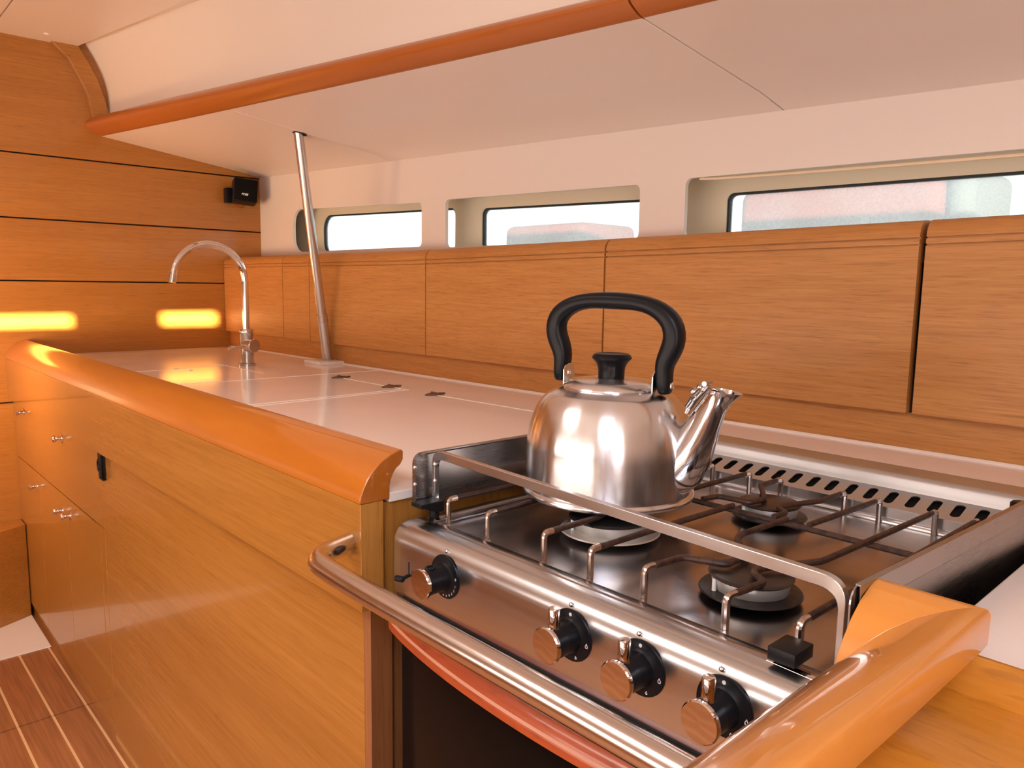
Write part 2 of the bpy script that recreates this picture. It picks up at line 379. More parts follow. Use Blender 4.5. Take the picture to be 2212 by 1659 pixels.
# ceiling panel and cabin side
xceil = lambda y: interp([(-1.6, 1.02), (.6, .94), (1.4, .89), (2.168, .811), (2.86, .701), (3.0, .68)], y)
ys = frange(-1.6, BK, 36)
b = B(); b.loft([[(-1.62, y, 1.84), (.465, y, 1.84), (.465, y, 1.862), (-1.62, y, 1.862)] for y in ys])
b.loft([[(.469, y, 1.84), (xceil(y) - .004, y, 1.84), (xceil(y), y, 1.844), (xceil(y), y, 1.862), (.469, y, 1.862)] for y in ys])
tag(b.build('ceiling', 'liner', angle=30, base=(0, 0, 1.84)), kind='structure')
tag(B().box((-1.62, -1.6, 1.905), (1.6, BK + .02, 1.93)).build('trim_3', 'white', smooth=False), kind='structure')
def side_ring(y):
    x0 = xtrim(y) + .030 + .006 * max(0, 1.5 - y); z0 = zsof(xtrim(y), y) + .066 - .017 * max(0, min(1.6, 2.3 - y)); x1 = xceil(y) + .022 + .034 * min(1, (BK - y) / .8); z1 = 1.862
    pts = []
    for k in frange(0, 1, 12):
        bul = math.sin(PI * k) * .018
        s_ = k ** 1.35
        x = x0 + (x1 - x0) * s_ + bul; z = z0 + (z1 - z0) * k; pts.append((x, y, z))
    pts.append((x1, y, 1.90))
    return pts + [(p_[0] + .012, p_[1], p_[2]) for p_ in reversed(pts)]
b = B(); b.loft([side_ring(y) for y in ys])
tag(b.build('wall_upper', 'liner', angle=50, base=(.9, 1, 1.6)), kind='structure')
b = B(); b.loft([[(xceil(y) - .001, y, 1.8445), (xceil(y) + .026 + .034 * min(1, (BK - y) / .8), y, 1.863), (xceil(y) + .024, y, 1.870), (xceil(y) - .001, y, 1.863)] for y in ys])
tag(b.build('trim_7', 'liner', smooth=False), kind='structure')
# white lining with three window openings
wins = [(1.83, 2.60, 1.205, (1.331, 1.355), (.014, .052, .052, .014)),
        (1.05, 1.72, 1.200, (1.3165, 1.331), .014),
        (-.28, .935, 1.200, (1.300, 1.3185), .014)]
def lin(u, v, d): return Vector((xwall(u) + d, u, v))
zc = lambda y: zsof(xwall(y), y)
b = B(); b.holed([(-1.6, 1.165), (BK, 1.165), (BK, zc(BK)), (-1.6, zc(-1.6))],
                 [rrect(u0, v0, u1, v1, r) for u0, u1, v0, v1, r in wins], lin, 0.010)
tag(b.build('wall_right', 'white', base=(1.3, 1, 1.16), angle=20), kind='structure')
# hull side behind the lining, with the glazed openings
glz = [(1.80, 2.565, 1.195, (1.322, 1.3405), (.02, .05, .05, .02)),
       (1.075, 1.682, 1.195, (1.298, 1.3125), .02),
       (-.30, .900, 1.195, (1.285, 1.2955), .016)]
def hul(u, v, d): return Vector((xwall(u) + .10 + d, u, v))
b = B(); b.holed([(-1.6, 1.10), (BK, 1.10), (BK, 1.50), (-1.6, 1.46)],
                 [rrect(u0, v0, u1, v1, r) for u0, u1, v0, v1, r in glz], hul, 0.02)
b.box((1.30, -1.6, 1.08), (1.50, BK, 1.165)); b.box((1.30, -1.62, -.02), (1.32, BK, 1.08)); b.box((1.315, -1.6, 1.48), (1.50, BK, 1.50))
tag(b.build('wall_hull', 'hull', base=(1.4, 1, 1.1), angle=20), kind='structure')
for i, (u0, u1, v0, v1, r) in enumerate(glz):
    r4 = r if isinstance(r, tuple) else (r,) * 4
    va, vb = v1
    b = B(); b.holed(rrect(u0, v0, u1, v1, r), [rrect(u0 + .0045, v0 + .0045, u1 - .0045, (va - .0045, vb - .0045), tuple(max(.006, q - .003) for q in r4))], lambda u, v, d: hul(u, v, d + .004), .012)
    f = tag(b.build('window_%d' % (i + 1), 'gasket', smooth=False), kind='structure')
    b = B(); b.holed(rrect(u0 + .003, v0 + .003, u1 - .003, (va - .003, vb - .003), r), [], lambda u, v, d: hul(u, v, d + .012), .004)
    b.build('pane', 'pane', f, smooth=False)
b = B(); pts = [(xwall(y) - .002 - .004 * math.sin(k * PI), y, interp([(-.3, 1.3005), (.94, 1.3190)], y) - .004 - .006 * math.sin(k * PI) ** .5) for k, y in ((i / 30, .90 - 1.18 * i / 30) for i in range(31))]
b.tube(pts, .0032, 8, ry=.0016)
tag(b.build('trim_4', 'tape'), 'loose strip of cream tape hanging along the top of the nearest window', kind='structure')
# unseen part of the cabin (gives the light and the reflections their surroundings)
b = B()
b.holed([(-1.6, 0), (BK, 0), (BK, 1.9), (-1.6, 1.9)], [[(.12, 1.4445), (.33, 1.4055), (.33, 1.4480), (.12, 1.4870)], [(.60, 1.3580), (.90, 1.3025), (.90, 1.3420), (.60, 1.3975)]], lambda u, v, d: Vector((-1.60 + d, u, v)), -.02)
tag(b.build('wall_left', 'white', smooth=False, base=(-1.6, 0, 0)), kind='structure')
b = B(); b.box((-1.6, -1.62, 0), (1.6, -1.60, 1.9)); tag(b.build('wall_back', 'white', smooth=False), kind='structure')
g = thing('settee', 'long cream settee along the far side of the cabin, behind the viewer', 'settee', (-1.3, .6, 0))
B().box((-1.58, -1.5, 0), (-1.00, 2.8, .34), .01).build('plinth', 'veneer_y', g); B().box((-1.58, -1.5, .341), (-.98, 2.8, .46), .04, seg=4).build('seat', 'hull', g)
B().box((-1.58, -1.5, .461), (-1.42, 2.8, .54), .04, seg=4).build('backrest', 'hull', g)

# ------------------------------------------------------------------ overhead locker
t_ = thing('overhead_locker', 'long white overhead locker with an orange wooden edge above the worktop', 'locker', (1.05, 1.3, 1.5))
b = B()
for y0, y1 in ((-1.6, .7285), (.7315, 1.9835), (1.9865, BK - .001)):
    bb = B(); rings = []
    for y in frange(y0, y1, 14):
        xa = xtrim(y) + .004; xw = xwall(y)
        P = [(xa, zsof(xa, y)), (1.255, zsof(1.255, y) + .004), (1.268, zsof(1.268, y) + .0035), (xw, zsof(xw, y) - .0005)]
        rings.append([(x, y, z) for x, z in P] + [(x, y, z + .012) for x, z in reversed(P)])
    bb.loft(rings); bb.build('soffit_panel', 'soffit', t_, angle=25, bevel=.0008)
b = B(); b.loft([[(xtrim(y) + .02, y, zsof(xtrim(y), y) + .018), (xwall(y), y, zsof(xwall(y), y) + .018), (xwall(y), y, 1.88), (xtrim(y) + .20, y, zsof(xtrim(y), y) + .10), (xtrim(y) + .06, y, zsof(xtrim(y), y) + .022)] for y in ys])
b.build('carcass', 'dark', t_, smooth=False)
def trim_ring(y):
    x = xtrim(y); z = zsof(x, y); h = .066 - .017 * max(0, min(1.6, 2.3 - y)) + .004; wx = .034 + .006 * max(0, 1.5 - y)
    P = [(.012, -.001), (.002, -.0015), (-.008, .003), (-.022, .012), (-.034, .022), (-.040, .031), (-.040, .038), (-.034, .047), (-.018, .060), (.004, .070), (.022, .0745), (.030, .076), (.036, .076), (.036, .03), (.02, .012)]
    return [(x + (a * (1.0 if a > 0 else (h / .070) ** .6)), y, z + c * h / .076) for a, c in P]
for y0, y1 in ((-1.6, .727), (.731, BK - .001)):
    bb = B(); bb.loft([trim_ring(y) for y in frange(y0, y1, 26)]); bb.build('edge_rail', 'cornice', t_, angle=40)

# ------------------------------------------------------------------ locker fronts along the hull
t_labels = [
 ('low wooden locker front in the far corner, against the bulkhead', 2.400, 2.858),
 ('narrow wooden locker front just behind the steel post', 2.221, 2.400),
 ('wooden locker front right beside the post, above the hinged lids', 1.623, 2.221),
 ('wooden locker front left of the kettle, under the middle window', 1.033, 1.623),
 ('longest wooden locker front, behind the kettle handle and spout', .431, 1.033),
 ('wooden locker front right of the widest dark gap, at the right of the photo', -.45, .431)]
for i, (lab, y0, y1) in enumerate(t_labels):
    g = .0012 if i < 3 else (.0018 if i == 3 else .002)
    g0 = g1 = .0017
    if i == 5: g1 = .0045
    if i == 4: g0, g1 = .0045, .0022
    if i == 3: g0 = .0022
    rings = []
    for y in frange(y0 + g0, y1 - g1, 14):
        X = xback(y) - .018; Z = ztop(y); W = xwall(y) - .001
        P = [(0, .911), (0, Z - .0395), (.0045, Z - .0395), (.0045, Z - .0368), (0, Z - .0368), (0, Z - .0292), (.0045, Z - .0292), (.0045, Z - .0265), (0, Z - .0265), (.0005, Z - .021), (.003, Z - .013), (.008, Z - .006), (.016, Z - .0015), (.026, Z)]
        rings.append([(X + a, y, z) for a, z in P] + [(W, y, Z), (W, y, Z - .015), (X + .034, y, Z - .018), (X + .018, y, Z - .04), (X + .018, y, .911)])
    b = B(); b.loft(rings)
    o = b.build('locker_front', 'veneer_y', angle=28, base=(xback((y0 + y1) / 2), (y0 + y1) / 2, .911)); tag(o, lab, 'locker')
b = B(); b.loft([[(xback(y) + .0015, y, .905), (xback(y) + .02, y, .905), (xwall(y) - .002, y, 1.14), (xback(y) + .02, y, 1.14)] for y in ys])
tag(b.build('trim_5', 'dark', smooth=False), kind='structure')
b = B(); b.loft([[(xback(y), y, .8485), (xback(y), y, .9095), (xback(y) + .0145, y, .9095), (xback(y) + .0145, y, .8485)] for y in ys])
tag(b.build('trim_6', 'veneer_y', smooth=False), kind='structure')

# ------------------------------------------------------------------ worktop
b = B()
th = .0115
def slab(y0, y1, x0, n=20):
    b.loft([[((x0(y) if callable(x0) else x0), y, CT - th), ((x0(y) if callable(x0) else x0), y, CT), (xback(y) - .0005, y, CT), (xback(y) - .0005, y, CT - th)] for y in frange(y0, y1, n)])
slab(.7395, BK - .001, .4885, 30); slab(.172, .7395, 1.100, 12); slab(-1.2, .172, .569, 12)
o = tag(b.build('worktop', 'corian', smooth=False, bevel=.0012, base=(.9, 1.2, CT - th)), 'glossy white galley worktop with recessed lids, running behind the stove', 'worktop')
def joint(p, q, w_=.0028):
    p = Vector((*p, CT)); q = Vector((*q, CT)); d = (q - p).normalized(); s_ = Vector((-d.y, d.x, 0)) * w_ / 2
    bb = B(); bb.loft([[p - s_, p + s_, p + s_ + Vector((0, 0, .0006)), p - s_ + Vector((0, 0, .0006))], [q - s_, q + s_, q + s_ + Vector((0, 0, .0006)), q - s_ + Vector((0, 0, .0006))]])
    bb.build('joint', 'joint', o, smooth=False)  # pale raised strip stands in for the bevel highlight along a lid groove
joint((.52, 1.440), (1.020, 1.462), .004); joint((.52, 1.462), (1.012, 1.480)); joint((1.012, 1.765), (1.018, 1.470)); joint((1.020, 1.36), (1.046, .95), .0035)
joint((.52, 1.86), (1.186, 1.846)); joint((.52, 2.17), (.90, 2.215)); joint((.888, 2.31), (.895, 1.965)); joint((1.183, BK - .02), (1.188, 1.9), .004)
b = B(); b.loft([[(xback(y) - .008, y, CT), (xback(y) - .001, y, CT), (xback(y) - .001, y, CT + .004), (xback(y) - .004, y, CT + .003)] for y in frange(-.3, BK - .002, 40)]); b.build('sealant_bead', 'joint', o)
for x, y, r in ((.745, 2.198, .006), (.765, 2.14, .005)): B().lathe([(r, 0), (r, .0012), (r * .7, .002), (0, .002)], (x, y, CT), n=16).build('button', 'joint', o)
# hinges
hl = ['tarnished lid hinge nearest the steel post', 'tarnished lid hinge in the middle of the worktop', 'tarnished lid hinge nearest the kettle']
for (x, y), lab in zip(((1.013, 1.757), (1.017, 1.527), (1.022, 1.360)), hl):
    h = thing('lid_hinge', lab, 'hinge', (x, y, CT), 'hinges on the worktop lids')
    for s_ in (-1, 1):
        bb = B()
        prof = [(.004 * s_, -.014), (.004 * s_, .014), (.012 * s_, .012), (.020 * s_, .006), (.026 * s_, .003), (.028 * s_, 0), (.026 * s_, -.003), (.020 * s_, -.006), (.012 * s_, -.012)]
        bb.loft([[(x + a, y + c, CT + .0004) for a, c in prof], [(x + a, y + c, CT + .003) for a, c in prof]])
        for q in (.011, .020): bb.lathe([(.0018, .003), (.0018, .0038), (0, .0042)], (x + q * s_, y, CT), n=8)
        bb.build('leaf', 'bronze', h)
    B().cyl((x, y - .014, CT + .003), (x, y + .014, CT + .003), .0032, 12, bev=.0006).build('knuckle', 'bronze', h)

# ------------------------------------------------------------------ fiddle rails (varnished wood lips)
def fiddle_prof(tip=.008):
    # (outward distance from the aisle face, height above worktop underside)
    return [(0, -.0015), (.0005, .006), (.004, .016), (.010, .0265), (.018, .036), (.028, .0445), (.040, .0515), (.052, .0555), (.057, .0560), (.0595, .0545), (.0600, .0520), (.0597, .0520 - tip),
            (.056, .0460 - tip), (.050, .0405 - tip * .8), (.0455, .0330 - tip * .6), (.0425, .0245 - tip * .4), (.0410, .015), (.0405, -.0015)]
b = B(); P = fiddle_prof(); z0 = .8445
def xfid(y): return .448
b.loft([[(xfid(y) + a, y, z0 + h) for a, h in P] for y in [.7385] + frange(.9, BK - .001, 8)])
tag(b.build('fiddle_rail', 'varnish_y', angle=32, bevel=.0012, base=(.47, .74, .843)), 'varnished amber wooden rail along the front edge of the long white worktop', 'rail')
# near corner rail: short leg by the stove, mitred into the long leg in the foreground
P = [(0, -.004), (.0008, .006), (.005, .018), (.013, .029), (.023, .039), (.035, .0475), (.048, .053), (.057, .0555), (.062, .0560), (.0660, .0545), (.0675, .0510), (.0673, .031), (.0655, .0275), (.055, .018), (.041, .006), (.0285, -.004)]
xf, yf, zf = .466, .1965, .8430
fr_ = thing('fiddle_rail', 'varnished orange wooden rail turning a mitred corner in the right foreground', 'rail', (.25, .17, .845))
b = B(); b.loft([[(xf + a, yf + .0003, zf + h) for a, h in P], [(xf + a, yf - a, zf + h) for a, h in P]])
b.build('short_section', 'varnish_y2', fr_, angle=32, bevel=.0010)
b = B(); b.loft([[(xf + a - .0002, yf - a, zf + h) for a, h in P], [(xf - .05, yf - a + .0009, zf + h) for a, h in P], [(-.02, yf + .009 - a, zf + h) for a, h in P]])
b.build('long_section', 'varnish_x', fr_, angle=32, bevel=.0010)

# ------------------------------------------------------------------ galley cabinet under the long worktop
g = thing('galley_cabinet', 'glossy teak galley cabinet with drawers and doors under the long worktop', 'cabinet', (.75, 1.8, 0))
b = B(); b.box((.484, .752, .02), (1.15, BK - .002, .8375)); b.build('body', 'dark', g, smooth=False)
b = B(); b.box((.448, .7385, .7135), (.4625, BK - .002, .8430)); b.build('fascia', 'veneer_front', g, smooth=False, bevel=.001)
b = B(); b.box((.460, .7530, .0), (.4830, 1.864, .7110)); b.build('front_panel', 'veneer_front', g, smooth=False, bevel=.001)
b = B(); b.box((.4625, .7375, .7135), (.4785, .7545, .8430)); b.box((.4485, .7375, .7138), (.4625, .7384, .8428)); b.build('corner_post', 'endgrain', g, smooth=False)
b = B(); b.box((.4790, .7450, .7136), (1.15, .7518, .8380)); b.build('upper_side_panel', 'veneer_z', g, smooth=False)
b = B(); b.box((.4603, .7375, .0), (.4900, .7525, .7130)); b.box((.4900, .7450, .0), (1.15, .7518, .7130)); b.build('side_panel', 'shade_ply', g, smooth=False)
b = B(); b.box((.4680, 1.864, 0), (.4830, BK - .002, .045)); b.build('plinth', 'veneer_front', g, smooth=False)
def knob(parent, y, z, r=.008):
    bb = B(); bb.lathe([(.0125, 0), (.0125, .0012), (.0045, .002), (.0042, .010), (.0060, .013), (.0095, .016), (.0095, .020), (.0075, .022), (0, .022)], (.460, y, z), (-1, 0, 0), 20)
    bb.build('knob', 'chrome', parent)
def front(name, y0, y1, z0_, z1_, ky, kz):
    bb = B(); bb.box((.460, y0 + .0010, z0_ + .0004), (.480, y1 - .0010, z1_ - .0004)); o_ = bb.build(name, 'veneer_front', g, smooth=False, bevel=.0004)
    knob(o_, ky, kz); return o_
front('drawer', 1.866, 2.566, .5290, .7105, 2.229, .683)
front('drawer', 2.566, BK - .002, .5290, .7105, 2.700, .689)
front('door', 1.905, 2.222, .048, .5265, 2.187, .484)
front('door', 2.222, 2.540, .048, .5265, 2.268, .4795)
front('door', 2.540, BK - .002, .048, .5265, 2.572, .4835)
bb = B(); bb.box((.460, 1.867, .048), (.480, 1.9025, .5265)); bb.build('stile', 'veneer_front', g, smooth=False, bevel=.0008)
s_ = B().box((.4545, 1.828, .649), (.4605, 1.868, .7125), .006, seg=3).build('socket_plate', 'black', g)
B().lathe([(.0165, 0), (.0165, .004), (.012, .004), (.011, .001), (0, .001)], (.4545, 1.848, .682), (-1, 0, 0), 24).build('socket', 'bakelite', s_)
B().box((.4490, 1.829, .654), (.4545, 1.835, .7065), .0015).build('lid_edge', 'black', s_)

# white step at the foot of the bulkhead
b = B(); pl_ = [(-.5, 2.515), (.4585, 2.515), (.4585, 2.785), (-.5, 2.520 + .0)]
pl_ = [(-.30, 2.515), (.4585, 2.515), (.4585, 2.783), (.36, 2.735), (-.30, 2.52)]
b.loft([[(x, y, .0) for x, y in pl_], [(x, y, .010 if y > 2.6 else .003) for x, y in pl_]])
tag(b.build('floor_fairing', 'white', smooth=False, bevel=.001), 'low white sloping floor fairing at the foot of the bulkhead', 'step')
b = B(); pl_ = [(-.30, 2.521), (.36, 2.736), (.4585, 2.784), (.4585, BK - .0005), (-.30, BK - .0005)]
b.loft([[(x, y, .0) for x, y in pl_], [(x, y, .315) for x, y in pl_]])
tag(b.build('baseboard_forward', 'veneer_x', smooth=False, bevel=.003), kind='structure')

# ------------------------------------------------------------------ near counter end with tray
g = thing('peninsula_cabinet', 'honey-coloured wooden counter end with a recessed tray in the right foreground', 'cabinet', (.25, -.2, 0))
b = B(); b.box((-.02, -.62, .0), (.546, .1695, .799)); b.build('body', 'veneer_z', g, smooth=False)
b = B(); b.box((-.02, .170, .0), (.546, .1850, .8386)); b.build('front_panel', 'veneer_x', g, smooth=False)
b = B(); b.box((-.02, -.62, .800), (.5555, .1695, .825)); b.build('tray_floor', 'ledge', g, smooth=False)
b = B(); P = [(.556, .800), (.556, .846), (.5575, .8505), (.561, .8525), (.565, .8520), (.568, .849), (.568, .800)]
b.loft([[(x, -.62, z) for x, z in P], [(x, .1690, z) for x, z in P]]); b.build('tray_lip', 'ledge', g)
b = B(); b.box((.570, -.9, 0), (1.15, .165, .8375)); b.build('side_carcass', 'veneer_x', g, smooth=False)

# ------------------------------------------------------------------ faucet
fx, fy = .942, 2.175
g = thing('faucet', 'tall chrome swan-neck faucet at the far end of the worktop', 'faucet', (fx, fy, CT))
b = B(); b.lathe([(.0240, 0), (.0240, .0065), (.0190, .0085), (.0185, .055), (.0185, .092), (.0195, .094), (.0195, .106), (.0185, .1075), (.010, .1085), (0, .1085)], (fx, fy, CT), n=40)
body = b.build('body', 'satin', g)
b = B(); cx = fx - .1015; Rr = .1015; path = [(fx, fy, CT + .100), (fx, fy, CT + .20), (fx, fy, 1.098)]
for k in frange(0, 1, 22):
    a = k * PI * .965; path.append((cx + Rr * math.cos(a), fy, 1.098 + Rr * math.sin(a) * 1.0))
e = Vector(path[-1]); dd = (e - Vector(path[-2])).normalized(); path.append(tuple(e + dd * .016))
b.tube(path, .0100, 20, up=(0, 1, 0)); sp_ = b.build('spout', 'chrome', g)
e2 = Vector(path[-1]); B().cyl(e2 - dd * .020, e2 + dd * .003, .0112, 20, bev=.001).build('aerator', 'satin', sp_)
b = B(); q = Vector((.25, -.97, 0)).normalized(); c0 = Vector((fx, fy, CT + .060)); b.cyl(c0, c0 + q * .036, .0205, 32, bev=.0015); cart = b.build('cartridge', 'satin', body)
b = B(); b.tube([c0 + q * .02 + Vector((-.012, 0, .002)), c0 + q * .018 + Vector((-.068, -.004, -.007))], .0034, 10, ry=.0020, up=(0, 0, 1)); b.build('lever', 'satin', body)

# ------------------------------------------------------------------ support post
g = thing('support_post', 'leaning stainless steel post between worktop and overhead locker', 'post', (1.158, 2.085, CT))
b = B(); b.box((1.112, 2.045, CT), (1.192, 2.150, CT + .0105), .0015); b.build('base_block', 'white', g)
top = Vector((1.034, 2.008, zsof(1.034, 2.008) + .012)); bot = Vector((1.164, 2.098, CT + .0105)); dr = (top - bot)
b = B(); b.cyl(bot, bot + dr * .19, .0148, 28, bev=.0006); low = b.build('sleeve', 'steel_x', g)
b = B(); b.cyl(bot + dr * .182, bot + dr * .215, .0160, 28, bev=.001); b.build('collar', 'satin', g)
b = B(); b.cyl(bot + dr * .20, top, .0135, 28); b.build('tube', 'satin', g)
b = B(); pn = Vector((-.1441, .02975, -1)).normalized(); c0 = Vector((top.x + .004, top.y - .002, zsof(top.x + .004, top.y - .002) + .0010)); b.lathe([(.0195, 0), (.0195, .0012), (0, .0012)], c0, pn, 28); b.build('socket_hole', 'dark', g)

# ------------------------------------------------------------------ speaker
g = thing('speaker', 'small black cube speaker in the corner under the overhead locker', 'speaker', (1.215, 2.80, 1.38))
rot = Matrix.Rotation(math.radians(-16), 3, 'Z') @ Matrix.Rotation(math.radians(5), 3, 'Y') @ Matrix.Rotation(math.radians(-6), 3, 'X'); pv = Vector((1.222, 2.80, 1.426))
b = B(); b.box((1.180, 2.765, 1.385), (1.264, 2.835, 1.468), .003, rot, pv); bx_ = b.build('housing', 'black', g)
b = B(); b.box((1.182, 2.762, 1.387), (1.262, 2.766, 1.466), .0015, rot, pv); gr = b.build('grille', 'grille', bx_)
b = B(); b.box((1.166, 2.828, 1.386), (1.196, 2.858, 1.440), .002); b.build('wall_bracket', 'bakelite', g)
b = B(); b.tube([(1.200, 2.835, 1.386), (1.204, 2.825, 1.374), (1.216, 2.82, 1.369), (1.228, 2.825, 1.374), (1.232, 2.835, 1.386)], .0012, 6, fillet=.006); b.build('cable', 'red_wire', g)
def text(body_, size, center, xdir, updir, mat, parent, name='lettering', shear=0.0, depth=.0003, bold=0.0):
    cu = bpy.data.curves.new(name, 'FONT'); cu.body = body_; cu.size = size; cu.align_x = 'CENTER'; cu.align_y = 'CENTER'; cu.extrude = depth; cu.shear = shear; cu.offset = bold
    xd = Vector(xdir).normalized(); ud = Vector(updir); ud = (ud - xd * ud.dot(xd)).normalized(); zd = xd.cross(ud)
    tmp = bpy.data.objects.new('tmp', cu); COL.objects.link(tmp); cu.materials.append(M[mat])
    me = bpy.data.meshes.new_from_object(tmp.evaluated_get(bpy.context.evaluated_depsgraph_get()))
    bpy.data.objects.remove(tmp); o_ = bpy.data.objects.new(name, me); COL.objects.link(o_)
    o_.parent = parent
    mw = Matrix.Translation(Vector(center) - origin(parent)) @ Matrix((xd, ud, zd)).transposed().to_4x4()
    o_.matrix_basis = mw; return o_
fx_ = rot @ Vector((1, 0, 0)); fu_ = rot @ Vector((0, 0, 1)); fc_ = pv + rot @ (Vector((1.218, 2.7612, 1.409)) - pv)
text('BOSE', .0095, fc_, fx_, fu_, 'print', gr, 'logo', .25, .0003, .0006)

# small snap cap on the ceiling
tag(B().lathe([(.008, 0), (.008, .0015), (.005, .003), (0, .003)], (.598, 2.772, 1.840), (0, 0, -1), 20).build('screw_cap', 'joint', base=(.598, 2.772, 1.837)), 'small round white screw cap on the ceiling panel', 'cap')
# ceiling hatch frames around the two hatch lights
for lab, cx_, cy_ in (('white framed deck hatch over the saloon side', -.45, 1.15), ('white framed deck hatch above and behind the viewer', -.55, -.35)):
    b = B(); b.holed(rrect(cx_ - .34, cy_ - .34, cx_ + .34, cy_ + .34, .05), [rrect(cx_ - .29, cy_ - .29, cx_ + .29, cy_ + .29, .03)], lambda u, v, d: Vector((u, v, 1.839 - d)), .03)
    tag(b.build('deck_hatch', 'white', angle=30), lab, 'hatch', 'deck hatches in the ceiling')

# ------------------------------------------------------------------ grab bar in front of the stove
g = thing('grab_bar', 'thick polished steel grab bar curving out in front of the stove', 'bar', (.448, .76, .79))
b = B(); bx, bz = .383, .7925
b.tube([(.449, .762, bz), (bx + .003, .740, bz + .001), (bx, .655, bz), (bx, .195, bz)], .0120, 24, fillet=.052)
b.build('tube', 'bar_steel', g)

# ------------------------------------------------------------------ stove
SY0, SY1 = .203, .714
g = thing('gas_stove', 'stainless steel three-burner gas stove with an oven and raised guard', 'stove', (.75, .46, .10))
b = B(); b.box((.500, SY0 + .002, .12), (1.04, SY1 - .002, .8085)); b.build('oven_body', 'steel', g, smooth=False)
# front panel
P = [(.496, .7285), (.488, .7300), (.482, .7345), (.4785, .7415), (.4775, .7490), (.4775, .8000), (.4790, .8080), (.4830, .8150), (.4890, .8195), (.4970, .8215), (.5050, .8218), (.5050, .8100), (.4960, .8090)]
b = B(); b.loft([[(x, y, z) for x, z in P] for y in frange(SY0, SY1, 30)])
for yy in (.619, .438, .362, .285): b.ball((.4812, yy, .8135), .0022, (1, 1.2, 1), 10)
panel = b.build('control_panel', 'steel', g, angle=40, bevel=.0008)
# hob pressing: front lip, well floor, sides
b = B(); P = [(.5056, .8100), (.5056, .8212), (.5075, .8220), (.5215, .8205), (.5235, .8185), (.5250, .8150), (.944, .8150), (.9455, .8150), (.9455, .8085), (.5056, .8085)]
b.loft([[(x, y, z) for x, z in P] for y in frange(SY0 + .001, SY1 - .001, 10)])
for y0, y1 in ((SY1 - .022, SY1 - .001), (SY0 + .001, SY0 + .014)):
    b.box((.523, y0, .8140), (.985, y1, .8215), .002)
hob = b.build('hob', 'hob', g, angle=40)
b = B(); b.tube([(.9475, SY0 + .006, .8165), (.9475, SY1 - .006, .8165)], .0034, 10); b.build('bead', 'steel', hob)
# slotted vent behind the hob
b = B(); b.box((.9515, SY0 + .003, .812), (.9530, SY1 - .003, .8335)); b.build('riser', 'steel', hob, smooth=False)
def slope(u, v, d):  # u along y, v 0..1 across
    x = .9517 + v; z = .8338 + v * .29; return Vector((x + .28 * d, u, z - d))
holes = []
yy = .706 - .0255
k = 0
while True:
    yc = .581 + .0251 * (5 - k) ; k += 1
    if yc > SY1 - .014: continue
    if yc < SY0 + .016: break
    y0 = yc - .0068; y1 = yc + .0068
    holes.append([(yc + .0056 * math.cos(a), (.0325 if math.sin(a) >= 0 else .0145) + .0056 * math.sin(a)) for a in [2 * PI * (j + .5) / 16 for j in range(16)]])
b = B(); b.holed([(SY0 + .002, 0), (SY1 - .002, 0), (SY1 - .002, .0445), (SY0 + .002, .0445)], holes, slope, .0015); vent = b.build('vent_panel', 'steel_matte', g, smooth=False)
b = B(); b.loft([[(.955, y, .8150), (1.050, y, .8150), (1.050, y, .8415), (.996, y, .8415), (.999, y, .8340), (.957, y, .8220)] for y in (SY0 + .004, SY1 - .004)]); b.build('duct', 'dark', vent, smooth=False)
# back guard with rolled ledge
P = [(.9950, .8440), (.9975, .8500), (1.0000, .8600), (1.0035, .8640), (1.0090, .8655), (1.0500, .8660), (1.0560, .8645), (1.0590, .8605), (1.0600, .8560), (1.0800, .8560), (1.0815, .8520), (1.0815, .8200), (1.0540, .8200), (1.0540, .8420), (1.0, .8420)]
b = B(); b.loft([[(x, y, z) for x, z in P] for y in frange(SY0 - .02, SY1 + .02, 4)]); b.build('back_guard', 'steel_matte', g, angle=40)
b = B(); b.box((1.0820, SY0 - .03, .812), (1.0995, SY1 + .03, .8460)); b.build('rear_strip', 'dark', g, smooth=False)
B().lathe([(.010, 0), (.010, .014), (.008, .016), (0, .016)], (.990, .222, .846), n=20).build('rubber_stop', 'black', g)
# guard plates left and right
def plate(y0, y1, x0, x1, zb, zt, th_, name, mat):
    out = [(x0, zb), (x1, zb), (x1, zt - .004), (x1 - .004, zt)]
    for j in range(7):
        a = PI / 2 + PI / 2 * j / 6; out.append((x0 + .012 + .012 * math.cos(a), zt - .012 + .012 * math.sin(a)))
    bb = B(); yy_ = lambda x: y0 + (y1 - y0) * (x - x0) / (x1 - x0)
    bb.loft([[(x, yy_(x), z) for x, z in out], [(x, yy_(x) + th_, z) for x, z in out]])
    return bb.build(name, mat, g, smooth=False)
pl = plate(SY1, SY1, .5045, 1.054, .8370, .9000, .0012, 'side_guard', 'guard')
b = B(); b.box((.5050, SY1 - .0050, .8400), (.5060, SY1, .8930)); b.tube([(.514, SY1 - .002, .8985), (1.05, SY1 - .002, .8985)], .0020, 8); b.build('rim', 'guard', pl)
pr_ = plate(SY0 - .0015, .1745, .4950, 1.054, .7900, .9000, -.0012, 'side_guard', 'guard')
b = B()
yy_ = lambda x: SY0 - .0015 + (.1745 - SY0 + .0015) * (x - .495) / .559
b.loft([[(x, yy_(x) + .0005, .9005), (x, yy_(x) - .0035, .9000), (x, yy_(x) - .0042, .8830), (x, yy_(x) - .0030, .8825), (x, yy_(x) - .0024, .8985), (x, yy_(x) + .0005, .8990)] for x in (.503, .78, 1.054)])
b.build('rolled_edge', 'guard', pr_, smooth=False, bevel=.0008)
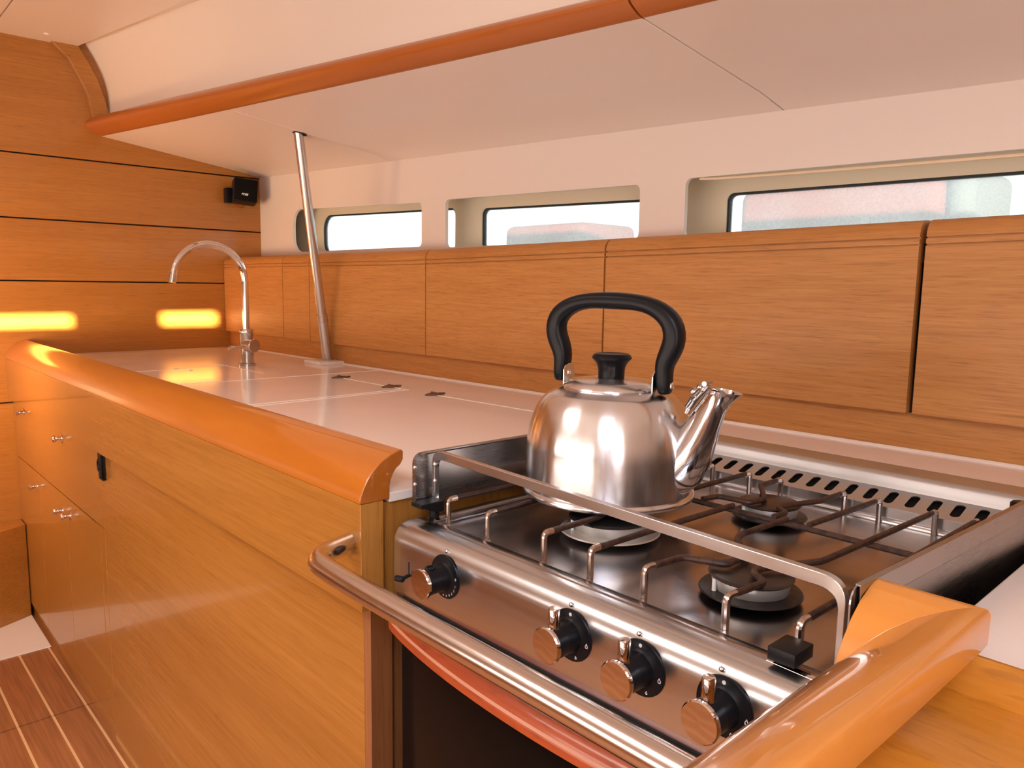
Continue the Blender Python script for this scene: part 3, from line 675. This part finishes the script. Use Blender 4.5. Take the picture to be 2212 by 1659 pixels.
# fold-over retaining bar
b = B()
pth = round_path([Vector((.530, SY1 - .010, .842)), Vector((.530, SY1 - .010, .8985)), Vector((.499, SY0 + .0035, .8985)), Vector((.499, SY0 + .0035, .820))], .017, 8)
rings = []
for i, p_ in enumerate(pth):
    a_ = pth[max(i - 1, 0)]; c_ = pth[min(i + 1, len(pth) - 1)]; T_ = (c_ - a_).normalized()
    X_ = Vector((1, 0, 0)); X_ = (X_ - T_ * X_.dot(T_)).normalized(); N_ = T_.cross(X_)
    hw, hh = .0034, .0026 + .0022 * min(1, abs(T_.y) * 1.2)
    rings.append([p_ + X_ * hw + N_ * hh, p_ - X_ * hw + N_ * hh, p_ - X_ * hw - N_ * hh, p_ + X_ * hw - N_ * hh])
b.loft(rings); b.build('retaining_bar', 'steel', g, angle=30, bevel=.0006)
for q in (.886, .866):
    B().ball((.527, SY1 - .0125, q), .0026, (1, 1, 1), 10).build('screw', 'chrome', pl); B().ball((.5045, SY1 - .004, q - .002), .0024, (1, 1, 1), 10).build('screw', 'chrome', pl)
# left and right pivot clamps
b = B(); P = [(.5005, .8435), (.5340, .8435), (.5340, .8305), (.5250, .8300), (.5060, .8375), (.5005, .8385)]
b.loft([[(x, SY1 - .022, z) for x, z in P], [(x, SY1 - .002, z) for x, z in P]]); cl = b.build('pivot_clamp', 'black', g, bevel=.0008, smooth=False)
B().lathe([(.0048, 0), (.0052, .003), (.0062, .010), (.0062, .0155)], (.5275, SY1 - .011, .8150), n=18).build('pin', 'black', cl)
b = B(); b.box((.4985, .2375, .8260), (.5270, .2590, .8365), .0008); cl = b.build('pivot_clamp', 'black', g)
B().ball((.5270, .2395, .8300), .0015, n=8).build('screw', 'chrome', cl)
b = B(); b.tube([(.508, .262, .8205), (.505, .200, .8205)], .0050, 10, ry=.0025, up=(1, 0, 0)); b.build('pivot_sleeve', 'chrome', cl)
# burners
def burner(x, y, s_, sooty):
    z = .8150
    bs = B().lathe([(.020 * s_, 0), (.020 * s_, .0035), (.047 * s_, .0048), (.0485 * s_, .0060), (.0475 * s_, .0072), (.042 * s_, .0078), (.036 * s_, .0082), (.034 * s_, .0085), (0, .0085)], (x, y, z), n=48).build('burner', 'sooty' if sooty else 'aluminium', g)
    B().lathe([(.0345 * s_, .0075), (.0352 * s_, .0085), (.0372 * s_, .0190), (.0300 * s_, .0200)], (x, y, z), n=48).build('flame_ring', 'aluminium', bs)
    bb = B(); bb.lathe([(.0345 * s_, .0195), (.0395 * s_, .0205), (.0400 * s_, .0211), (.0390 * s_, .0222), (.037 * s_, .0227), (0, .0230)], (x, y, z), n=48)
    for j in range(26):
        a = 2 * PI * j / 26; bb.ball((x + math.cos(a) * .0365 * s_, y + math.sin(a) * .0365 * s_, z + .0195), .0010, n=6)
    bb.build('burner_cap', 'cap' if sooty else 'black', bs)
    a = math.radians(150)
    B().cyl((x + math.cos(a) * .038 * s_, y + math.sin(a) * .038 * s_, z + .006), (x + math.cos(a) * .038 * s_, y + math.sin(a) * .038 * s_, z + .0195), .0021, 10).build('igniter', 'ceramic', bs)
burner(.655, .540, 1.18, False); burner(.6185, .3415, .96, True); burner(.850, .450, .92, True)
# grates: bent wire rods standing on the hob
ZG = .8430; ZF = .8152; WR = .0033
def rod(pts, start_post=True, end_post=False, name='grate_rod', r=WR):
    P_ = [Vector((x, y, ZG)) for x, y in pts]
    if start_post: P_ = [Vector((pts[0][0], pts[0][1], ZF))] + P_
    if end_post: P_ = P_ + [Vector((pts[-1][0], pts[-1][1], ZF))]
    bb = B(); bb.tube(P_, r, 10, fillet=.006); o_ = bb.build(name, 'wire', g)
    for ok, p_ in ((start_post, pts[0]), (end_post, pts[-1])):
        if ok:
            q_ = pts[1] if p_ is pts[0] else pts[-2]; dv = (Vector((q_[0] - p_[0], q_[1] - p_[1], 0))).normalized()
            bb = B(); bb.tube([Vector((p_[0], p_[1], ZF)), Vector((p_[0], p_[1], ZG)), Vector((p_[0], p_[1], ZG)) + dv * .012], r + .00012, 10, fillet=.006); bb.build('bare_end', 'bare_wire', o_)
FX, BX = .5400, .9430
rod([(FX, .692), (BX, .690)], True, True)
rod([(FX, .621), (BX, .640)], True, True)
rod([(FX, .5320), (.627, .531), (.640, .536)])
rod([(FX, .4680), (.641, .465), (.782, .460)])
rod([(FX, .4030), (.590, .397), (.606, .359), (.640, .361)])
rod([(FX, .3190), (.592, .314), (.607, .334), (.625, .333), (.636, .328)])
rod([(FX, .2550), (BX, .2500)], True, True)
rod([(BX, .2930), (.681, .305), (.650, .320), (.636, .325)])
rod([(.634, .352), (.652, .370), (.679, .393), (.697, .397), (.780, .392)], False)
rod([(BX, .4850), (.893, .487), (.837, .450), (.809, .453), (.804, .493), (.778, .499)])
rod([(BX, .3990), (.880, .402), (.832, .419), (.815, .421), (.803, .404), (.778, .406)])
rod([(BX, .3560), (.780, .366)])
rod([(BX, .5310), (.813, .534), (.735, .545)])
rod([(BX, .5900), (.850, .596), (.740, .590)])
b = B(); b.tube([(.780, SY0 + .004, ZG - .0050), (.780, SY1 - .02, ZG - .0050)], WR, 10); b.build('grate_rod', 'wire', g)
# knobs
def stove_knob(y, z, lever=True, oven=False):
    x = .4775; ax = (-1, 0, 0); s_ = 1.12 if oven else 1.0
    sk = B().lathe([(.0238, 0), (.0238, .0010), (.0232, .0018), (.0180, .0024), (.0165, .0034), (.0150, .0045), (.0142, .010), (.0140, .018)], (x, y, z), ax, 48).build('knob', 'bakelite', g)
    B().lathe([(.0140, .0170), (.0145, .0300), (.0140, .0305), (0, .0305)], (x, y, z), ax, 40).build('grip', 'bakelite', sk)
    B().lathe([(.0150, .0290), (.0160, .0300), (.0160, .0325), (.0150, .0338), (0, .0340)], (x, y, z), ax, 40).build('cap', 'chrome', sk)
    if lever: B().lathe([(.0050, 0), (.0052, .004), (.0052, .0215), (.0044, .0232), (0, .0234)], (x - .0230, y, z + .0085), (0, 0, 1), 20).build('pointer', 'chrome', sk)
    else: B().lathe([(.0055, .0), (.0055, .0012), (.0035, .0012), (.0035, .0002), (0, .0002)], (x - .0200, y, z + .0140), (-.15, 0, 1), 16).build('socket', 'black', sk)
    fx2 = x - .0021
    def mark(a, r, kind):
        c_ = Vector((fx2, y + r * math.sin(a), z + r * math.cos(a)))
        bb = B()
        if kind == 'dot': bb.lathe([(.0016, 0), (.0016, .0004), (0, .0004)], c_, ax, 14)
        else:
            k_ = .0014 if kind == 'small' else .0021
            pts = [(0, 1.5), (.75, .1), (.55, -.7), (-.55, -.7), (-.75, .1)]
            bb.holed([(u * k_, v * k_) for u, v in pts], [[(u * k_ * .6, v * k_ * .6) for u, v in pts]], lambda u, v, d: Vector((c_.x - d, c_.y - u, c_.z + v)), .0004)
        bb.build('mark', 'print', sk, smooth=False)
    if not oven:
        mark(0.0, .0195, 'dot'); mark(-1.75, .0200, 'flame'); mark(-2.75, .0200, 'small')
    else:
        for a, ch in ((-1.45, '0'), (-1.85, '1'), (-2.12, '2'), (-2.40, '3'), (-2.66, '4'), (-2.92, '5'), (-3.18, '6')):
            text(ch, .0042, (fx2, y + .0198 * math.sin(a), z + .0198 * math.cos(a)), (0, -1, 0), (0, 0, 1), 'print', sk, 'digit', 0, .0002)
stove_knob(.6165, .7870, False, True); stove_knob(.4335, .7880); stove_knob(.3560, .7880); stove_knob(.2790, .7880)
b = B(); b.box((.4768, .6830, .7660), (.4780, .6850, .7835), .0004); sl = b.build('slot', 'dark', g)
b = B(); b.cyl((.4775, .684, .768), (.470, .684, .7665), .0022, 10); b.lathe([(.0028, -.006), (.0036, -.005), (.0036, .005), (.0028, .006)], (.4665, .6865, .766), (-.2, 1, -.1), 12); b.build('switch_lever', 'bakelite', sl)
# oven door with black glass and bowed wooden handle
b = B(); b.box((.4820, SY0 + .004, .140), (.4995, SY1 - .008, .7200), .002); dr_ = b.build('oven_door', 'glass_black', g)
b = B(); b.box((.4815, SY0 + .004, .7200), (.4995, SY1 - .004, .7225)); b.build('door_edge', 'sooty', dr_, smooth=False)
b = B(); b.box((.4740, SY0 + .002, .7225), (.4760, SY1 + .004, .7245)); b.box((.4755, SY0 + .002, .7210), (.4950, SY1 + .004, .7228)); b.build('door_ledge', 'sooty', g, smooth=False)
def bow(y, d):
    k_ = (y - (SY0 + .004)) / (SY1 - .008 - SY0 + .004 + .004); k_ = min(max(k_, 0), 1)
    return .470 - d * (4 * k_ * (1 - k_)) ** .85
b = B(); rings = []
for y in frange(SY0 + .004, SY1 - .004, 40):
    xo = bow(y, .0300)
    rings.append([(.481, y, .6960), (xo + .003, y, .6960), (xo, y, .6985), (xo - .0005, y, .7060), (xo + .0035, y, .7105), (xo + .0090, y, .7165), (xo + .0120, y, .7180), (.481, y, .7190)])
b.loft(rings); dh = b.build('door_handle', 'mahogany', dr_, angle=22)
b = B(); b.loft([[(bow(y, .03) + d_, y, z_) for d_, z_ in ((.0004, .7072), (.0022, .7097), (.0034, .7090), (.0016, .7066))] for y in frange(SY0 + .012, SY1 - .012, 40)]); b.build('highlight_strip', 'edge_highlight', dh, smooth=False)  # pale strip painted as the highlight along the handle's chamfer

# ------------------------------------------------------------------ kettle
KX, KY, KZ = .7035, .5855, .8462
U = Vector((.204, -.979, 0)).normalized(); N = Vector((U.y, -U.x, 0)); Zv = Vector((0, 0, 1)); K0 = Vector((KX, KY, KZ))
kp = lambda u, z, n_=0.0: K0 + U * u + Zv * z + N * n_
g = thing('kettle', 'round stainless steel whistling kettle with a black handle on the front left burner', 'kettle', (KX, KY, KZ))
b = B(); b.lathe([(0, .0008), (.094, .0005), (.1000, .0008), (.1035, .0028), (.1040, .0055), (.1030, .0085), (.1002, .0100), (.1006, .030), (.1006, .055), (.0998, .068), (.0975, .082), (.0938, .095), (.0885, .107), (.0825, .1160), (.0765, .1215), (.0745, .1232), (.0725, .1240), (.0640, .1272), (.0575, .1295), (.0560, .1300), (.0560, .127), (0, .127)], K0, n=96)
b.build('body', 'kettle', g, angle=50)
lid = B().lathe([(.0572, .1298), (.0578, .1310), (.0572, .1325), (.0540, .1345), (.0510, .1375), (.0440, .1392), (.030, .1405), (.018, .1412), (.0165, .1405), (0, .1405)], K0, n=72).build('lid', 'kettle', g, angle=40)
b = B(); b.lathe([(.0158, .1405), (.0158, .1500), (.0166, .1545), (.0186, .1590), (.0215, .1625), (.0238, .1648), (.0240, .1660), (.0222, .1690), (.0200, .1706), (.0180, .1708), (.0165, .1700), (0, .1698)], K0, n=56)
kn = b.build('lid_knob', 'bakelite', lid, angle=40)
vd = Vector((-K0.x, -K0.y, 0)).normalized(); sd = Vector((-vd.y, vd.x, 0))
for q in (-.0030, .0030):
    c0 = K0 + vd * .0158 + sd * q + Zv * .1505
    b = B()
    b.loft([[c0 + sd * a + Zv * h + vd * (-.001) for a, h in ((-.0014, -.006), (.0014, -.006), (.0014, .006), (-.0014, .006))], [c0 + sd * a + Zv * h + vd * (.0008 + .0004 * (h > 0)) for a, h in ((-.0014, -.006), (.0014, -.006), (.0014, .006), (-.0014, .006))]])
    b.build('steam_slot', 'dark', kn, smooth=False)
# spout
ax_pts = [(.062, .034, .030, .030), (.080, .037, .0315, .0285), (.094, .047, .0290, .0265), (.1035, .064, .0262, .0245), (.1120, .084, .0222, .0210), (.1205, .103, .0182, .0175), (.1285, .120, .0152, .0152), (.1345, .1305, .0142, .0145), (.1385, .1360, .0155, .0158), (.1400, .1380, .0175, .0165)]
rings = []; innr = []
for i, (u_, z_, ra, rb) in enumerate(ax_pts):
    a_ = ax_pts[max(i - 1, 0)]; c_ = ax_pts[min(i + 1, len(ax_pts) - 1)]
    T_ = (U * (c_[0] - a_[0]) + Zv * (c_[1] - a_[1])).normalized()
    if i == 0: T_ = (U * .9 + Zv * .25).normalized()
    Q = N.cross(T_).normalized()
    if Q.z > 0: Q = -Q          # Q points to the outer/lower side
    if i >= 8: T_ = (T_ * .5 + Zv * .75).normalized(); Q = (U * 1.0 - Zv * .12).normalized()
    lipp = .0035 if i >= 8 else 0
    rings.append([kp(u_, z_) + Q * (math.cos(a) * (ra + (lipp if math.cos(a) > 0 else 0) * max(0, math.cos(a)) ** 3)) + N * math.sin(a) * rb for a in [2 * PI * j / 64 for j in range(64)]])
    innr.append([kp(u_, z_) + Q * (math.cos(a) * (ra - .0012 + (lipp if math.cos(a) > 0 else 0) * max(0, math.cos(a)) ** 3)) + N * math.sin(a) * (rb - .0012) for a in [2 * PI * j / 64 for j in range(64)]])
b = B(); b.loft(rings + [[p_ for p_ in r_] for r_ in reversed(innr[3:])], cap=True); spt = b.build('spout', 'spout', g, angle=60)
b = B(); b.cyl(kp(.1200, .1450, -.009), kp(.1200, .1450, .009), .0032, 14, bev=.0005); hb = b.build('whistle_hinge', 'satin', spt)
b = B(); b.tube([kp(.1215, .1430), kp(.1160, .1380), kp(.1080, .1290), kp(.1000, .1160), kp(.0975, .1090)], lambda k_: [.005, .0105, .013, .0105, .004][min(4, int(k_ * 4.99))], 14, fillet=.004, ry=lambda k_: .0032 + .0018 * math.sin(k_ * PI), up=N); b.build('whistle_flap', 'satin', hb)
b = B(); b.ball(kp(.1060, .1345), .0062, (1.0, 1.0, .75), 14); b.ball(kp(.1125, .1400), .0048, (1.0, 1.0, .8), 12); b.build('whistle', 'satin', hb)
# handle with its two brackets
hp = [(-.0700, .1300, .0078, .0105), (-.0705, .1420, .0085, .0110), (-.0690, .1540, .0092, .0115), (-.0680, .1640, .0105, .0120), (-.0720, .1760, .0118, .0125), (-.0780, .1880, .0125, .0125), (-.0800, .2000, .0122, .0125), (-.0765, .2120, .0118, .0125), (-.0680, .2210, .0112, .0125),
      (-.0540, .2285, .0100, .0125), (-.0360, .2325, .0095, .0125), (-.0180, .2335, .0100, .0135), (.0010, .2335, .0105, .0140), (.0190, .2330, .0100, .0135), (.0370, .2315, .0095, .0125), (.0540, .2270, .0100, .0125), (.0670, .2190, .0112, .0125), (.0755, .2100, .0120, .0125), (.0795, .1980, .0125, .0125), (.0785, .1860, .0125, .0125), (.0735, .1740, .0118, .0125), (.0685, .1630, .0105, .0120), (.0680, .1530, .0095, .0115), (.0690, .1410, .0088, .0112), (.0700, .1320, .0080, .0105), (.0705, .1270, .0055, .0080)]
hp[0] = (-.0700, .1310, .0070, .0095)
rings = []
for i, (u_, z_, ra, rb) in enumerate(hp):
    a_ = hp[max(i - 1, 0)]; c_ = hp[min(i + 1, len(hp) - 1)]; T_ = (U * (c_[0] - a_[0]) + Zv * (c_[1] - a_[1])).normalized(); Q = N.cross(T_).normalized()
    ring = []
    for j in range(24):
        a = 2 * PI * j / 24; ca, sa = math.cos(a), math.sin(a); e_ = .72
        ring.append(kp(u_, z_) + Q * (ra * math.copysign(abs(ca) ** e_, ca)) + N * (rb * math.copysign(abs(sa) ** e_, sa)))
    rings.append(ring)
b = B(); b.loft(rings); hd = b.build('handle', 'bakelite', g, angle=60, sub=1)
for s_, ub in ((-1, -.0600), (1, .0590)):
    out_ = [(-.0125, .1265), (.0125, .1265), (.0125, .1500)] + [(.0125 - .010 + .010 * math.cos(a), .1440 + .0110 * math.sin(a)) for a in frange(.3, PI / 2, 5)] + [(-.0025 + .010 * math.cos(a) - .0, .1440 + .0110 * math.sin(a)) for a in frange(PI / 2, PI, 5)]
    out_ = [(-.0125, .1265), (.0125, .1265), (.0125, .1480), (.0085, .1530), (.002, .1550), (-.0045, .1545), (-.0100, .1510), (-.0125, .1460)]
    b = B(); b.loft([[kp(ub, z_, n_) for n_, z_ in out_], [kp(ub + .0012, z_, n_) for n_, z_ in out_]])
    b.loft([[kp(ub - .0012 if s_ > 0 else ub, .1266, -.0125), kp(ub - s_ * .018, .1316, -.0125), kp(ub - s_ * .018, .1328, -.0125), kp(ub, .1278, -.0125)], [kp(ub - .0012 if s_ > 0 else ub, .1266, .0125), kp(ub - s_ * .018, .1316, .0125), kp(ub - s_ * .018, .1328, .0125), kp(ub, .1278, .0125)]])
    br = b.build('bracket', 'kettle', g, smooth=False)
    if s_ < 0: B().lathe([(.0034, 0), (.0034, .0010), (.0020, .0014), (.0018, .0002), (0, .0002)], kp(ub + .0012, .1435), U, 16).build('rivet', 'chrome', br)
    else: B().lathe([(.0045, 0), (.0043, .0012), (.0028, .0024), (0, .0028)], kp(.0780, .1385), U, 18).build('rivet', 'chrome', hd)
b = B(); b.ball(kp(.0885, .0900, -.020), .0034, (1, 1, 1.5), 16); 
b.build('weld_mark', 'spout', spt)

# ------------------------------------------------------------------ outside, seen through the misted windows
tag(B().box((3.0, -6, -.12), (14, 14, -.02)).build('quay_ground', 'grey_paint', smooth=False), kind='structure')
b = B(); b.box((4.0, 1.35, -.02), (4.6, 2.42, 1.655), .06, seg=4)
tag(b.build('harbour_shed', 'red_paint'), 'washed-out red shape outside the nearest window', 'shed')
b = B(); b.box((4.05, 1.22, -.02), (4.7, 1.345, 1.70), .06, seg=4)
tag(b.build('dock_post', 'grey_paint'), 'pale grey rounded post outside, right of the red shape', 'post')
b = B(); b.box((4.0, 3.62, -.02), (4.6, 4.45, 1.55), .06, seg=4)
tag(b.build('harbour_shed', 'red_paint'), 'washed-out red shape outside the middle window', 'shed')
